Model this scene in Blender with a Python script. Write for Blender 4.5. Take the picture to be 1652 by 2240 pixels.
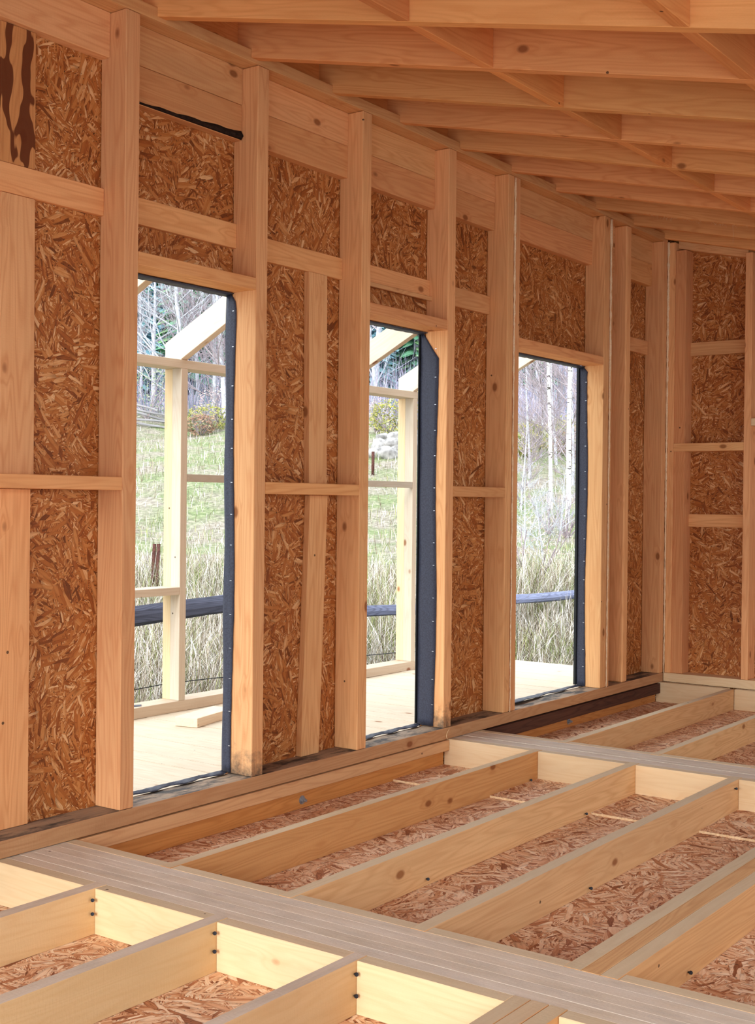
import bpy, bmesh, math, random
from mathutils import Vector, Matrix, noise
random.seed(7)
S = bpy.context.scene
COL = S.collection
for o in list(bpy.data.objects):
    bpy.data.objects.remove(o)

# ------------------------------------------------------------ camera, light
CAM = Vector((0.0, -3.65736, 1.20182))
YAW, PITCH, ROLL = 0.62601, -0.007115, 0.010350
fw = Vector((math.cos(YAW) * math.cos(PITCH), math.sin(YAW) * math.cos(PITCH), math.sin(PITCH)))
r0 = Vector((math.sin(YAW), -math.cos(YAW), 0))
u0 = r0.cross(fw)
rr = r0 * math.cos(ROLL) + u0 * math.sin(ROLL)
uu = -r0 * math.sin(ROLL) + u0 * math.cos(ROLL)
cd = bpy.data.cameras.new('camera')
cam = bpy.data.objects.new('camera', cd)
COL.objects.link(cam)
M = Matrix((rr, uu, -fw)).transposed().to_4x4()
M.translation = CAM
cam.matrix_world = M
cd.sensor_fit = 'VERTICAL'
cd.sensor_height = 36
cd.sensor_width = 36
cd.lens = 2761.07 / 2240 * 36
cd.clip_end = 2000
S.camera = cam

S.view_settings.view_transform = 'Standard'
S.view_settings.look = 'None'
S.view_settings.gamma = 1
S.view_settings.use_curve_mapping = False
S.cycles.diffuse_bounces = 8
S.cycles.max_bounces = 14
S.view_settings.exposure = 1.36

w = bpy.data.worlds.new('world')
S.world = w
w.use_nodes = True
bg = w.node_tree.nodes['Background']
bg.inputs['Color'].default_value = (0.87, 0.935, 1.0, 1)
bg.inputs['Strength'].default_value = 1.25

sd = bpy.data.lights.new('sun', 'SUN')
sd.energy = 1.45
sd.angle = math.radians(28)
sd.color = (1.0, 0.975, 0.94)
sun = bpy.data.objects.new('sun', sd)
COL.objects.link(sun)
sun.rotation_euler = (Vector((1.0, 0.12, -0.36))).to_track_quat('-Z', 'Y').to_euler()

# ------------------------------------------------------------ materials
class NT:
    def __init__(s, name):
        s.m = bpy.data.materials.new(name)
        s.m.use_nodes = True
        s.t = s.m.node_tree
        s.b = s.t.nodes['Principled BSDF']
        s.b.inputs['Roughness'].default_value = 0.75
        s.b.inputs['Specular IOR Level'].default_value = 0.25
    def n(s, typ, inputs=None, **props):
        nd = s.t.nodes.new(typ)
        for k, v in props.items():
            setattr(nd, k, v)
        for k, v in (inputs or {}).items():
            if isinstance(v, bpy.types.NodeSocket):
                s.t.links.new(v, nd.inputs[k])
            else:
                nd.inputs[k].default_value = v
        return nd
    def math(s, op, a, b=0.0, c=0.0, clamp=False):
        nd = s.n('ShaderNodeMath', {0: a, 1: b, 2: c}, operation=op)
        nd.use_clamp = clamp
        return nd.outputs[0]
    def mix(s, f, a, b, mode='MIX'):
        nd = s.t.nodes.new('ShaderNodeMix')
        nd.data_type = 'RGBA'
        nd.blend_type = mode
        for i, v in ((0, f), (6, a), (7, b)):
            if isinstance(v, bpy.types.NodeSocket):
                s.t.links.new(v, nd.inputs[i])
            else:
                nd.inputs[i].default_value = v if i == 0 else (*v, 1) if len(v) == 3 else v
        return nd.outputs[2]
    def ramp(s, f, stops, interp='LINEAR'):
        nd = s.n('ShaderNodeValToRGB', {0: f})
        cr = nd.color_ramp
        cr.interpolation = interp
        while len(cr.elements) < len(stops):
            cr.elements.new(0.5)
        for e, (p, c) in zip(cr.elements, stops):
            e.position = p
            e.color = (*c, 1) if len(c) == 3 else c
        return nd.outputs[0]
    def link(s, a, b):
        s.t.links.new(a, b)

def rgb(r, g, b):
    f = lambda v: (v / 255 / 12.92) if v / 255 <= 0.04045 else ((v / 255 + 0.055) / 1.055) ** 2.4
    return (f(r), f(g), f(b))

def wood(name, base, ring, knot=rgb(140, 85, 45), grey=0.0, greycol=rgb(150, 143, 128), stain=0.0, rough=0.8, streak=0.35, bark=0.0, gain=1.0, foot=None):
    k = NT(name)
    tc = k.n('ShaderNodeTexCoord')
    oi = k.n('ShaderNodeObjectInfo')
    off = k.n('ShaderNodeVectorMath', {0: oi.outputs['Random'], 1: (37.0, 53.0, 71.0)}, operation='MULTIPLY')
    p = k.n('ShaderNodeVectorMath', {0: tc.outputs['Object'], 1: off.outputs[0]}, operation='ADD').outputs[0]
    # growth rings: bands of a slowly varying field, stretched along the length
    mp = k.n('ShaderNodeMapping', {0: p, 3: (0.55, 7.0, 7.0)})
    n1 = k.n('ShaderNodeTexNoise', {'Vector': mp.outputs[0], 'Scale': 1.3, 'Detail': 2.0, 'Roughness': 0.45})
    # knots
    kp = k.n('ShaderNodeMapping', {0: p, 3: (5.2, 9.0, 9.0)})
    vo = k.n('ShaderNodeTexVoronoi', {'Vector': kp.outputs[0], 'Scale': 1.0, 'Randomness': 1.0})
    sep = k.n('ShaderNodeSeparateColor', {0: vo.outputs['Color']})
    sel = k.math('GREATER_THAN', sep.outputs[0], 0.74)
    kd = k.n('ShaderNodeMapRange', {0: vo.outputs['Distance'], 1: 0.10, 2: 0.17, 3: 1.0, 4: 0.0}).outputs[0]
    kn = k.math('MULTIPLY', kd, sel)
    halo = k.math('MULTIPLY', k.n('ShaderNodeMapRange', {0: vo.outputs['Distance'], 1: 0.12, 2: 0.42, 3: 1.0, 4: 0.0}).outputs[0], sel)
    f = k.math('ADD', k.math('MULTIPLY', n1.outputs[0], 34.0), k.math('MULTIPLY', halo, 2.2))
    sn = k.math('MULTIPLY_ADD', k.math('SINE', k.math('MULTIPLY', f, 3.1)), 0.5, 0.5)
    sn = k.math('POWER', sn, 2.2)
    mp2 = k.n('ShaderNodeMapping', {0: p, 3: (2.0, 90.0, 90.0)})
    n2 = k.n('ShaderNodeTexNoise', {'Vector': mp2.outputs[0], 'Scale': 1.0, 'Detail': 3.0, 'Roughness': 0.6})
    mp3 = k.n('ShaderNodeMapping', {0: p, 3: (1.2, 5.0, 5.0)})
    n3 = k.n('ShaderNodeTexNoise', {'Vector': mp3.outputs[0], 'Scale': 1.0, 'Detail': 3.0, 'Roughness': 0.55})
    c = k.mix(k.math('MULTIPLY', sn, 0.55 * streak * 2), base, ring)
    c = k.mix(k.math('MULTIPLY', k.n('ShaderNodeMapRange', {0: n2.outputs[0], 1: 0.42, 2: 0.7}).outputs[0], streak), c, ring)
    lo = tuple(b * 0.80 for b in base)
    c = k.mix(k.n('ShaderNodeMapRange', {0: n3.outputs[0], 1: 0.45, 2: 0.75, 4: 0.55}).outputs[0], c, lo)
    c = k.mix(k.math('MULTIPLY', halo, 0.25), c, ring)
    c = k.mix(k.math('MULTIPLY', kn, 0.85), c, knot)
    # per-board tint
    hv = k.n('ShaderNodeHueSaturation', {'Hue': k.math('MULTIPLY_ADD', oi.outputs['Random'], 0.010, 0.494),
                                         'Saturation': 1.0,
                                         'Value': k.math('MULTIPLY_ADD', k.math('FRACT', k.math('MULTIPLY', oi.outputs['Random'], 13.7)), 0.22, 0.86 * gain), 'Fac': 1.0, 'Color': c})
    c = hv.outputs[0]
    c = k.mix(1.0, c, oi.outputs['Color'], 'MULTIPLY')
    gmask = None
    if grey > 0:
        mp4 = k.n('ShaderNodeMapping', {0: p, 3: (3.0, 14.0, 14.0)})
        n4 = k.n('ShaderNodeTexNoise', {'Vector': mp4.outputs[0], 'Scale': 1.0, 'Detail': 4.0, 'Roughness': 0.6})
        gm = k.n('ShaderNodeMapRange', {0: n4.outputs[0], 1: 0.25, 2: 0.7, 3: grey * 0.45, 4: grey}).outputs[0]
        c = k.mix(gm, c, greycol)
    if stain > 0:
        n5 = k.n('ShaderNodeTexNoise', {'Vector': k.n('ShaderNodeMapping', {0: p, 3: (3.0, 8.0, 8.0)}).outputs[0], 'Scale': 1.6, 'Detail': 6.0, 'Roughness': 0.68})
        sm = k.n('ShaderNodeMapRange', {0: n5.outputs[0], 1: 0.46, 2: 0.60, 3: 0.0, 4: stain}).outputs[0]
        c = k.mix(sm, c, rgb(52, 54, 56))
    if bark > 0:
        n6 = k.n('ShaderNodeTexNoise', {'Vector': k.n('ShaderNodeMapping', {0: p, 3: (4.0, 14.0, 14.0)}).outputs[0], 'Scale': 1.5, 'Detail': 1.0})
        bm_ = k.n('ShaderNodeMapRange', {0: n6.outputs[0], 1: 0.50, 2: 0.52, 3: 0.0, 4: bark}).outputs[0]
        c = k.mix(bm_, c, rgb(98, 48, 22))
    if foot is not None:
        n7 = k.n('ShaderNodeTexNoise', {'Vector': p, 'Scale': 22.0, 'Detail': 6.0, 'Roughness': 0.7})
        lx = k.n('ShaderNodeSeparateXYZ', {0: tc.outputs['Object']}).outputs[0]
        fm = k.n('ShaderNodeMapRange', {0: k.math('ADD', lx, k.math('MULTIPLY', n7.outputs[0], 0.35)), 1: foot + 0.02, 2: foot + 0.16, 3: 0.85, 4: 0.0}).outputs[0]
        c = k.mix(fm, c, rgb(62, 62, 58))
    # tiny nail holes / pitch marks
    vh = k.n('ShaderNodeTexVoronoi', {'Vector': p, 'Scale': 5.5})
    hm = k.math('LESS_THAN', vh.outputs['Distance'], 0.032)
    c = k.mix(k.math('MULTIPLY', hm, 0.85), c, rgb(60, 42, 30))
    k.link(c, k.b.inputs['Base Color'])
    k.b.inputs['Roughness'].default_value = rough
    # rough sawn surface
    mb = k.n('ShaderNodeMapping', {0: p, 3: (170.0, 26.0, 26.0)})
    nb = k.n('ShaderNodeTexNoise', {'Vector': mb.outputs[0], 'Scale': 1.0, 'Detail': 3.0})
    nf = k.n('ShaderNodeTexNoise', {'Vector': p, 'Scale': 130.0, 'Detail': 3.0})
    hgt = k.math('ADD', k.math('MULTIPLY', nb.outputs[0], 0.6), k.math('ADD', k.math('MULTIPLY', n2.outputs[0], 0.5), k.math('MULTIPLY', nf.outputs[0], 0.5)))
    bp = k.n('ShaderNodeBump', {'Strength': 0.35, 'Distance': 0.0025, 'Height': hgt})
    k.link(bp.outputs[0], k.b.inputs['Normal'])
    return k.m

def osb(name, stops, sc=1.0, bump=0.5, rot=(0, 0, 0)):
    """oriented strand board: two layers of elongated flakes turned at random per patch; local XY is the board plane"""
    k = NT(name)
    tc = k.n('ShaderNodeTexCoord')
    p0 = k.n('ShaderNodeMapping', {0: tc.outputs['Object'], 2: rot}).outputs[0]
    nd = k.n('ShaderNodeTexNoise', {'Vector': p0, 'Scale': 14.0, 'Detail': 3.0})
    wob = k.n('ShaderNodeVectorMath', {0: nd.outputs['Color'], 1: (0.5, 0.5, 0.5)}, operation='SUBTRACT').outputs[0]
    wob = k.n('ShaderNodeVectorMath', {0: wob, 'Scale': 0.014}, operation='SCALE').outputs[0]
    layers = []
    for i, (patch, fl, ln, seed) in enumerate(((6.0, 58, 11, 0.0), (9.0, 100, 19, 3.3), (15.0, 230, 42, 7.1))):
        v1 = k.n('ShaderNodeVectorMath', {0: p0, 1: (seed, seed * 1.7, 0)}, operation='ADD').outputs[0]
        v1 = k.n('ShaderNodeVectorMath', {0: v1, 1: wob}, operation='ADD').outputs[0]
        vp = k.n('ShaderNodeTexVoronoi', {'Vector': v1, 'Scale': patch * sc}, voronoi_dimensions='2D')
        sp = k.n('ShaderNodeSeparateColor', {0: vp.outputs['Color']})
        ang = k.math('MULTIPLY', sp.outputs[0], 3.1416)
        vr = k.n('ShaderNodeVectorRotate', {'Vector': v1, 'Angle': ang}, rotation_type='Z_AXIS').outputs[0]
        ms = k.n('ShaderNodeMapping', {0: vr, 3: (ln * sc, fl * sc, 1)}).outputs[0]
        vf = k.n('ShaderNodeTexVoronoi', {'Vector': ms, 'Scale': 1.0}, voronoi_dimensions='2D')
        ve = k.n('ShaderNodeTexNoise', {'Vector': k.n('ShaderNodeMapping', {0: vr, 3: (25 * sc, 380 * sc, 1)}).outputs[0], 'Scale': 1.0, 'Detail': 2.0})
        sf = k.n('ShaderNodeSeparateColor', {0: vf.outputs['Color']})
        layers.append((sf.outputs[0], sf.outputs[1], vf.outputs['Distance'], ve.outputs[0]))
    # top layer flakes cover others where their second random is high
    m1 = k.math('GREATER_THAN', layers[0][1], 0.70)
    m2 = k.math('GREATER_THAN', layers[1][1], 0.50)
    def pick(j):
        a = k.n('ShaderNodeMix', {0: m2, 2: layers[2][j], 3: layers[1][j]}).outputs[0]
        return k.n('ShaderNodeMix', {0: m1, 2: a, 3: layers[0][j]}).outputs[0]
    val, dist, gr = pick(0), pick(2), pick(3)
    big = k.n('ShaderNodeTexNoise', {'Vector': p0, 'Scale': 3.0, 'Detail': 3.0}).outputs[0]
    v = k.math('ADD', val, k.math('MULTIPLY', k.math('SUBTRACT', gr, 0.5), 0.55))
    v = k.math('ADD', v, k.math('MULTIPLY', k.math('SUBTRACT', big, 0.5), 0.35))
    c = k.ramp(v, stops)
    ed = k.n('ShaderNodeMapRange', {0: dist, 1: 0.45, 2: 0.8, 3: 0.0, 4: 0.4}).outputs[0]
    c = k.mix(ed, c, tuple(x * 0.5 for x in stops[0][1]))
    sp_ = k.n('ShaderNodeTexNoise', {'Vector': p0, 'Scale': 75.0, 'Detail': 2.0}).outputs[0]
    dk = k.n('ShaderNodeMapRange', {0: sp_, 1: 0.66, 2: 0.72, 3: 0.0, 4: 0.8}).outputs[0]
    c = k.mix(dk, c, rgb(45, 25, 12))
    k.link(c, k.b.inputs['Base Color'])
    k.b.inputs['Roughness'].default_value = 0.55
    h = k.math('ADD', val, k.math('SUBTRACT', k.math('MULTIPLY', gr, 0.4), k.math('MULTIPLY', dist, 0.5)))
    bp = k.n('ShaderNodeBump', {'Strength': bump, 'Distance': 0.004, 'Height': h})
    k.link(bp.outputs[0], k.b.inputs['Normal'])
    return k.m

def plain(name, c1, c2=None, scale=10.0, rough=0.7, bump=0.2, metal=0.0, dist=0.004):
    k = NT(name)
    tc = k.n('ShaderNodeTexCoord')
    n = k.n('ShaderNodeTexNoise', {'Vector': tc.outputs['Object'], 'Scale': scale, 'Detail': 4.0})
    c = k.mix(k.n('ShaderNodeMapRange', {0: n.outputs[0], 1: 0.35, 2: 0.65}).outputs[0], c1, c2 or tuple(x * 0.7 for x in c1))
    k.link(c, k.b.inputs['Base Color'])
    k.b.inputs['Roughness'].default_value = rough
    k.b.inputs['Metallic'].default_value = metal
    bp = k.n('ShaderNodeBump', {'Strength': bump, 'Distance': dist, 'Height': n.outputs[0]})
    k.link(bp.outputs[0], k.b.inputs['Normal'])
    return k.m

SPR = rgb(236, 184, 128)
RNG = rgb(206, 138, 82)
M_WOOD = wood('spruce', SPR, RNG)
M_FOOT = wood('spruce_mouldy_foot', SPR, RNG, foot=-1.42)
M_RAFT = wood('rafter_spruce', rgb(238, 176, 114), rgb(210, 136, 74))
M_PALE = wood('pale_spruce', rgb(234, 210, 168), rgb(216, 180, 130), streak=0.22)
M_JOIST = wood('joist_spruce', rgb(224, 184, 134), rgb(194, 142, 92))
M_AMBER = wood('amber_spruce', rgb(214, 152, 84), rgb(176, 108, 50))
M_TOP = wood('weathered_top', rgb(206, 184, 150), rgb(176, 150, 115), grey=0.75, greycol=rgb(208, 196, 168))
M_GREY = wood('grey_beam', rgb(204, 186, 156), rgb(170, 148, 118), grey=0.8, greycol=rgb(220, 214, 204), stain=0.12)
M_PLATE = wood('sole_plate_wood', rgb(212, 170, 122), rgb(180, 130, 84), stain=0.0)
M_PLTOP = wood('sole_plate_mould', rgb(196, 168, 132), rgb(150, 120, 88), grey=0.5, greycol=rgb(120, 120, 116), stain=0.9)
M_BARK = wood('barky_board', rgb(214, 160, 104), rgb(180, 120, 70), bark=0.95)
M_DARK = wood('dark_board', rgb(92, 60, 46), rgb(58, 36, 30), streak=0.5)
M_DECK = wood('deck_spruce', rgb(218, 206, 184), rgb(188, 166, 134), streak=0.25)
M_OUT = wood('outdoor_spruce', rgb(214, 203, 184), rgb(194, 174, 146), streak=0.25)
M_FENCE = wood('weathered_fence_wood', rgb(84, 88, 106), rgb(50, 52, 66), streak=0.6)
OSBS = [(0.0, rgb(116, 64, 30)), (0.16, rgb(160, 90, 40)), (0.5, rgb(184, 114, 56)), (0.82, rgb(204, 142, 82)), (1.0, rgb(232, 188, 136))]
OSBF = [(0.0, rgb(138, 82, 54)), (0.18, rgb(188, 128, 90)), (0.4, rgb(220, 172, 134)), (0.7, rgb(236, 202, 168)), (1.0, rgb(248, 228, 202))]
M_OSB = osb('osb_wall', OSBS, sc=1.25)
M_OSBF = osb('osb_floor', OSBF, sc=1.0)
M_MEMB = plain('house_wrap_membrane', rgb(50, 53, 66), rgb(62, 66, 82), 140, 0.5, 0.2)
M_STAPLE = plain('staple_steel', rgb(210, 212, 215), None, 20, 0.3, 0.0, 1.0)
M_STEEL = plain('galvanised_steel', rgb(168, 172, 178), rgb(120, 126, 132), 60, 0.35, 0.2, .4)
M_SCREW = plain('dark_screw', rgb(70, 74, 82), rgb(40, 42, 48), 80, 0.4, 0.1, 0.8)
M_FOAM = plain('expanding_foam', rgb(240, 218, 182), rgb(228, 200, 160), 120, 0.8, 0.4)

# ------------------------------------------------------------ builders
def tag(o, label, cat, group=None):
    o['label'] = label
    o['category'] = cat
    if group:
        o['group'] = group
    return o

def solid(name, verts, faces, xdir, zdir, mats, bevel=0.002, mi=None, parent=None, tint=None):
    """closed solid given in world coordinates; origin at its middle, local X along xdir (its length)"""
    verts = [Vector(v) for v in verts]
    c = sum(verts, Vector()) / len(verts)
    x = Vector(xdir).normalized()
    z = (Vector(zdir) - x * Vector(zdir).dot(x)).normalized()
    y = z.cross(x)
    R = Matrix((x, y, z)).transposed()
    Ri = R.transposed()
    bm = bmesh.new()
    vs = [bm.verts.new(Ri @ (v - c)) for v in verts]
    for i, f in enumerate(faces):
        fc = bm.faces.new([vs[j] for j in f])
        if mi:
            fc.material_index = mi[i]
    bmesh.ops.recalc_face_normals(bm, faces=bm.faces)
    if bevel:
        bmesh.ops.bevel(bm, geom=list(bm.edges), offset=bevel, segments=1, affect='EDGES', clamp_overlap=True)
    me = bpy.data.meshes.new(name)
    bm.to_mesh(me)
    bm.free()
    for m in (mats if isinstance(mats, (list, tuple)) else [mats]):
        me.materials.append(m)
    o = bpy.data.objects.new(name, me)
    COL.objects.link(o)
    mw = R.to_4x4()
    mw.translation = c
    if parent is not None:
        o.parent = parent
        o.matrix_parent_inverse = parent.matrix_basis.inverted()
    o.matrix_basis = mw
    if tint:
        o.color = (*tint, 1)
    return o

AX = {'x': (1, 0, 0), 'y': (0, 1, 0), 'z': (0, 0, 1)}
def box(name, X, Y, Z, ax, mats, bevel=0.002, top=None, parent=None, tint=None, skew=(0, 0)):
    """skew shifts the +end of the length axis a little (boards are never dead straight)"""
    v = []
    for i in (0, 1):
        for j in (0, 1):
            for k in (0, 1):
                p = [X[i], Y[j], Z[k]]
                e = (i, j, k)[('x', 'y', 'z').index(ax)]
                if e and ax == 'z':
                    p[0] += skew[0]; p[1] += skew[1]
                v.append(p)
    f = [(0, 1, 3, 2), (4, 6, 7, 5), (0, 4, 5, 1), (2, 3, 7, 6), (0, 2, 6, 4), (1, 5, 7, 3)]
    mi = None
    if top is not None:
        mats = [mats, top]
        mi = [0, 0, 0, 0, 0, 1]
    z = (0, 0, 1) if ax != 'z' else (0, 1, 0)
    return solid(name, v, f, AX[ax], z, mats, bevel, mi, parent, tint)

def extrude_yz(name, poly, X, xdir, mats, bevel=0.002, parent=None, tint=None):
    n = len(poly)
    v = [(X[0], a, b) for a, b in poly] + [(X[1], a, b) for a, b in poly]
    f = [tuple(range(n)), tuple(range(2 * n - 1, n - 1, -1))] + [(i, (i + 1) % n, n + (i + 1) % n, n + i) for i in range(n)]
    return solid(name, v, f, xdir, (0, 0, 1), mats, bevel, None, parent, tint)

def struct(o):
    o['kind'] = 'structure'
    return o

def mesh_obj(name, verts, faces, mats, parent=None, loc=None, smooth=False):
    loc = Vector(loc) if loc is not None else Vector((0, 0, 0))
    me = bpy.data.meshes.new(name)
    me.from_pydata([tuple(Vector(v) - loc) for v in verts], [], faces)
    for m in (mats if isinstance(mats, (list, tuple)) else [mats]):
        me.materials.append(m)
    if smooth:
        me.polygons.foreach_set('use_smooth', [True] * len(me.polygons))
    o = bpy.data.objects.new(name, me)
    COL.objects.link(o)
    if parent is not None:
        o.parent = parent
        o.matrix_parent_inverse = parent.matrix_basis.inverted()
    o.matrix_basis = Matrix.Translation(loc)
    return o

def tube_geo(V, F, pts, rads, n=6, cap=True):
    base = len(V)
    prev = None
    for i, p in enumerate(pts):
        p = Vector(p)
        d = (Vector(pts[min(i + 1, len(pts) - 1)]) - Vector(pts[max(i - 1, 0)])).normalized()
        a = d.orthogonal().normalized() if prev is None else (prev - d * prev.dot(d)).normalized()
        prev = a
        b = d.cross(a)
        for k in range(n):
            t = 2 * math.pi * k / n
            V.append(p + (a * math.cos(t) + b * math.sin(t)) * rads[i])
        if i:
            o1, o2 = base + (i - 1) * n, base + i * n
            for k in range(n):
                F.append((o1 + k, o1 + (k + 1) % n, o2 + (k + 1) % n, o2 + k))
    if cap:
        F.append(tuple(base + k for k in range(n))[::-1])
        F.append(tuple(base + (len(pts) - 1) * n + k for k in range(n)))

def tube(name, pts, rads, mat, n=8, parent=None):
    V, F = [], []
    if not isinstance(rads, (list, tuple)):
        rads = [rads] * len(pts)
    tube_geo(V, F, pts, rads, n)
    return mesh_obj(name, V, F, mat, parent, pts[0], True)

def empty(name, loc):
    o = bpy.data.objects.new(name, None)
    COL.objects.link(o)
    o.location = loc
    bpy.context.view_layer.update() if False else None
    o.matrix_basis = Matrix.Translation(Vector(loc))
    return o

# ------------------------------------------------------------ structure: wall sheathing, floor, ceiling, ground
TH = 0.0735
WY = 0.142            # inner face of sheathing
# left wall sheathing with three door openings
def wall_sheet(name, rects, mapping, mat, t, plane):
    V, F = [], []
    for (a0, a1, b0, b1) in rects:
        i = len(V)
        for d in (0, t):
            for (a, b) in ((a0, b0), (a1, b0), (a1, b1), (a0, b1)):
                V.append(mapping(a, b, d))
        F += [(i, i + 1, i + 2, i + 3), (i + 7, i + 6, i + 5, i + 4)] + [(i + q, i + 4 + q, i + 4 + (q + 1) % 4, i + (q + 1) % 4) for q in range(4)]
    me = bpy.data.meshes.new(name)
    me.from_pydata(V, [], F)
    me.materials.append(mat)
    o = bpy.data.objects.new(name, me)
    COL.objects.link(o)
    return o
# local XY = board plane, rotated upright
DOORS = [(3.448, 4.141), (4.981, 5.681), (6.452, 7.571)]
rects = []
xs = [-1.8] + [v for d in DOORS for v in d] + [8.75]
for i in range(0, len(xs), 2):
    rects.append((xs[i], xs[i + 1], -0.2, 3.16))
for d in DOORS:
    rects.append((d[0], d[1], 2.125, 3.16))
wl = wall_sheet('wall_left', rects, lambda a, b, d: (a, b, -d), M_OSB, 0.014, None)
wl.rotation_euler = (math.pi / 2, 0, 0)
wl.location = (0, WY, 0)
struct(wl)
# wall_back (end wall): top slopes with the roof
SL = 0.2315
V = [(-0.14, -0.2, 0), (6.0, -0.2, 0), (6.0, 3.118 - SL * 6.0 + .2, 0), (-0.14, 3.118 + SL * .14 + .2, 0)]
V += [(a, b, -0.014) for a, b, c in V]
wb = mesh_obj('wall_back', V, [(0, 1, 2, 3), (7, 6, 5, 4), (0, 4, 5, 1), (1, 5, 6, 2), (2, 6, 7, 3), (3, 7, 4, 0)], M_OSB)
wb.matrix_basis = Matrix(((0, 0, -1, 8.742), (-1, 0, 0, 0), (0, 1, 0, 0), (0, 0, 0, 1)))
struct(wb)
# OSB subfloor, two sheets; the far one laps a little higher and shows its pale edge
M_EDGE = plain('osb_cut_edge', rgb(232, 208, 170), rgb(212, 180, 138), 90, 0.8, 0.3)
for nm, x0, x1, z, rz in (('floor', -1.5, 5.262, -0.216, 0.0), ('floor', 5.262, 8.75, -0.206, 0.0)):
    v = [(x0, -4.4, z - .018), (x1, -4.4, z - .018), (x1, 0.14, z - .018), (x0, 0.14, z - .018), (x0, -4.4, z), (x1, -4.4, z), (x1, 0.14, z), (x0, 0.14, z)]
    o = mesh_obj(nm, v, [(3, 2, 1, 0), (4, 5, 6, 7), (0, 1, 5, 4), (1, 2, 6, 5), (2, 3, 7, 6), (3, 0, 4, 7)], [M_OSBF, M_EDGE])
    o.data.polygons[5].material_index = 1
    struct(o)
# unseen low right wall and rear gable, added to shape the daylight
o = mesh_obj('added_wall_right', [(x, y, z) for y in (-4.62, -4.60) for x, z in ((-1.8, -.25), (8.74, -.25), (8.74, .75), (-1.8, .75))],
             [(0, 1, 2, 3), (7, 6, 5, 4), (0, 4, 5, 1), (1, 5, 6, 2), (2, 6, 7, 3), (3, 7, 4, 0)], M_WOOD)
struct(o)
o = mesh_obj('added_wall_front', [(x, y, z) for x in (-1.82, -1.80) for y, z in ((-4.6, 2.0), (.155, 2.1), (.155, 3.35), (-4.6, 2.25))],
             [(0, 1, 2, 3), (7, 6, 5, 4), (0, 4, 5, 1), (1, 5, 6, 2), (2, 6, 7, 3), (3, 7, 4, 0)], M_WOOD)
struct(o)
# roof sheathing above the rafters
RZ = 3.118
RH = 0.205
def rz(y, off=0.0):
    return RZ + SL * y + off
c = [(-1.9, 0.6), (9.0, 0.6), (9.0, -5.0), (-1.9, -5.0)]
V = [(x, y, rz(y, RH + 0.001)) for x, y in c] + [(x, y, rz(y, RH + 0.02)) for x, y in c]
ce = mesh_obj('ceiling', V, [(0, 1, 2, 3), (7, 6, 5, 4), (0, 4, 5, 1), (1, 5, 6, 2), (2, 6, 7, 3), (3, 7, 4, 0)], M_OSB)
struct(ce)

# ------------------------------------------------------------ left wall framing
o = box('sole_plate', (1.6, 8.6), (0.0, 0.141), (-0.064, -0.0015), 'x', M_PLATE, top=M_PLTOP, tint=(0.97, 0.95, 0.93))
tag(o, 'long mould-stained sole plate running under all the studs and doorways of the left wall', 'sole plate')
o = box('top_plate', (1.6, 8.6), (0.0, 0.141), (3.102, 3.154), 'x', M_WOOD)
tag(o, 'long horizontal top plate the left wall studs meet, under the rafter ends', 'top plate')

STUDS = [
    (3.374, TH, 'wide pale stud forming the left jamb of the nearest doorway'),
    (4.141, TH, 'wide pale stud forming the right jamb of the nearest doorway, dark mould at its foot'),
    (4.908, TH, 'pale stud forming the left jamb of the middle doorway'),
    (5.681, TH, 'pale stud on the right jamb of the middle doorway, beside the wide dark membrane'),
    (6.313, 0.066, 'knotty stud left of a foam bead, ending the blocking beside the third doorway'),
    (6.387, 0.064, 'stud right of a foam bead forming the left jamb of the third doorway'),
    (7.571, 0.078, 'stud forming the right jamb of the third doorway, left of a foam bead'),
    (7.662, 0.045, 'thin stud doubled behind the foam bead right of the third doorway'),
    (7.911, TH, 'lone round-edged stud between the third doorway and the dark corner bay'),
    (8.530, 0.065, 'last stud of the left wall in the far corner beside the foam bead'),
]
for i, (x, t, lab) in enumerate(STUDS):
    # notched at the head for the header boards: L-shaped profile cut from one timber
    # plain rectangular timber, the doubled one sits a little back
    f0 = 0.004 if i == 7 else 0.0
    poly = [(f0, 0.0), (0.140, 0.0), (0.140, 3.1), (f0, 3.1)]
    n = len(poly)
    v = [(x, a, b) for a, b in poly] + [(x + t, a, b) for a, b in poly]
    f = [tuple(range(n)), tuple(range(2 * n - 1, n - 1, -1))] + [(q, (q + 1) % n, n + (q + 1) % n, n + q) for q in range(n)]
    o = solid('wall_stud', v, f, (0, 0, 1), (0, 1, 0), M_FOOT if i in (1, 3) else M_WOOD, 0.003 if i != 8 else 0.008)
    tag(o, lab, 'stud', 'studs of the left wall')

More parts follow.
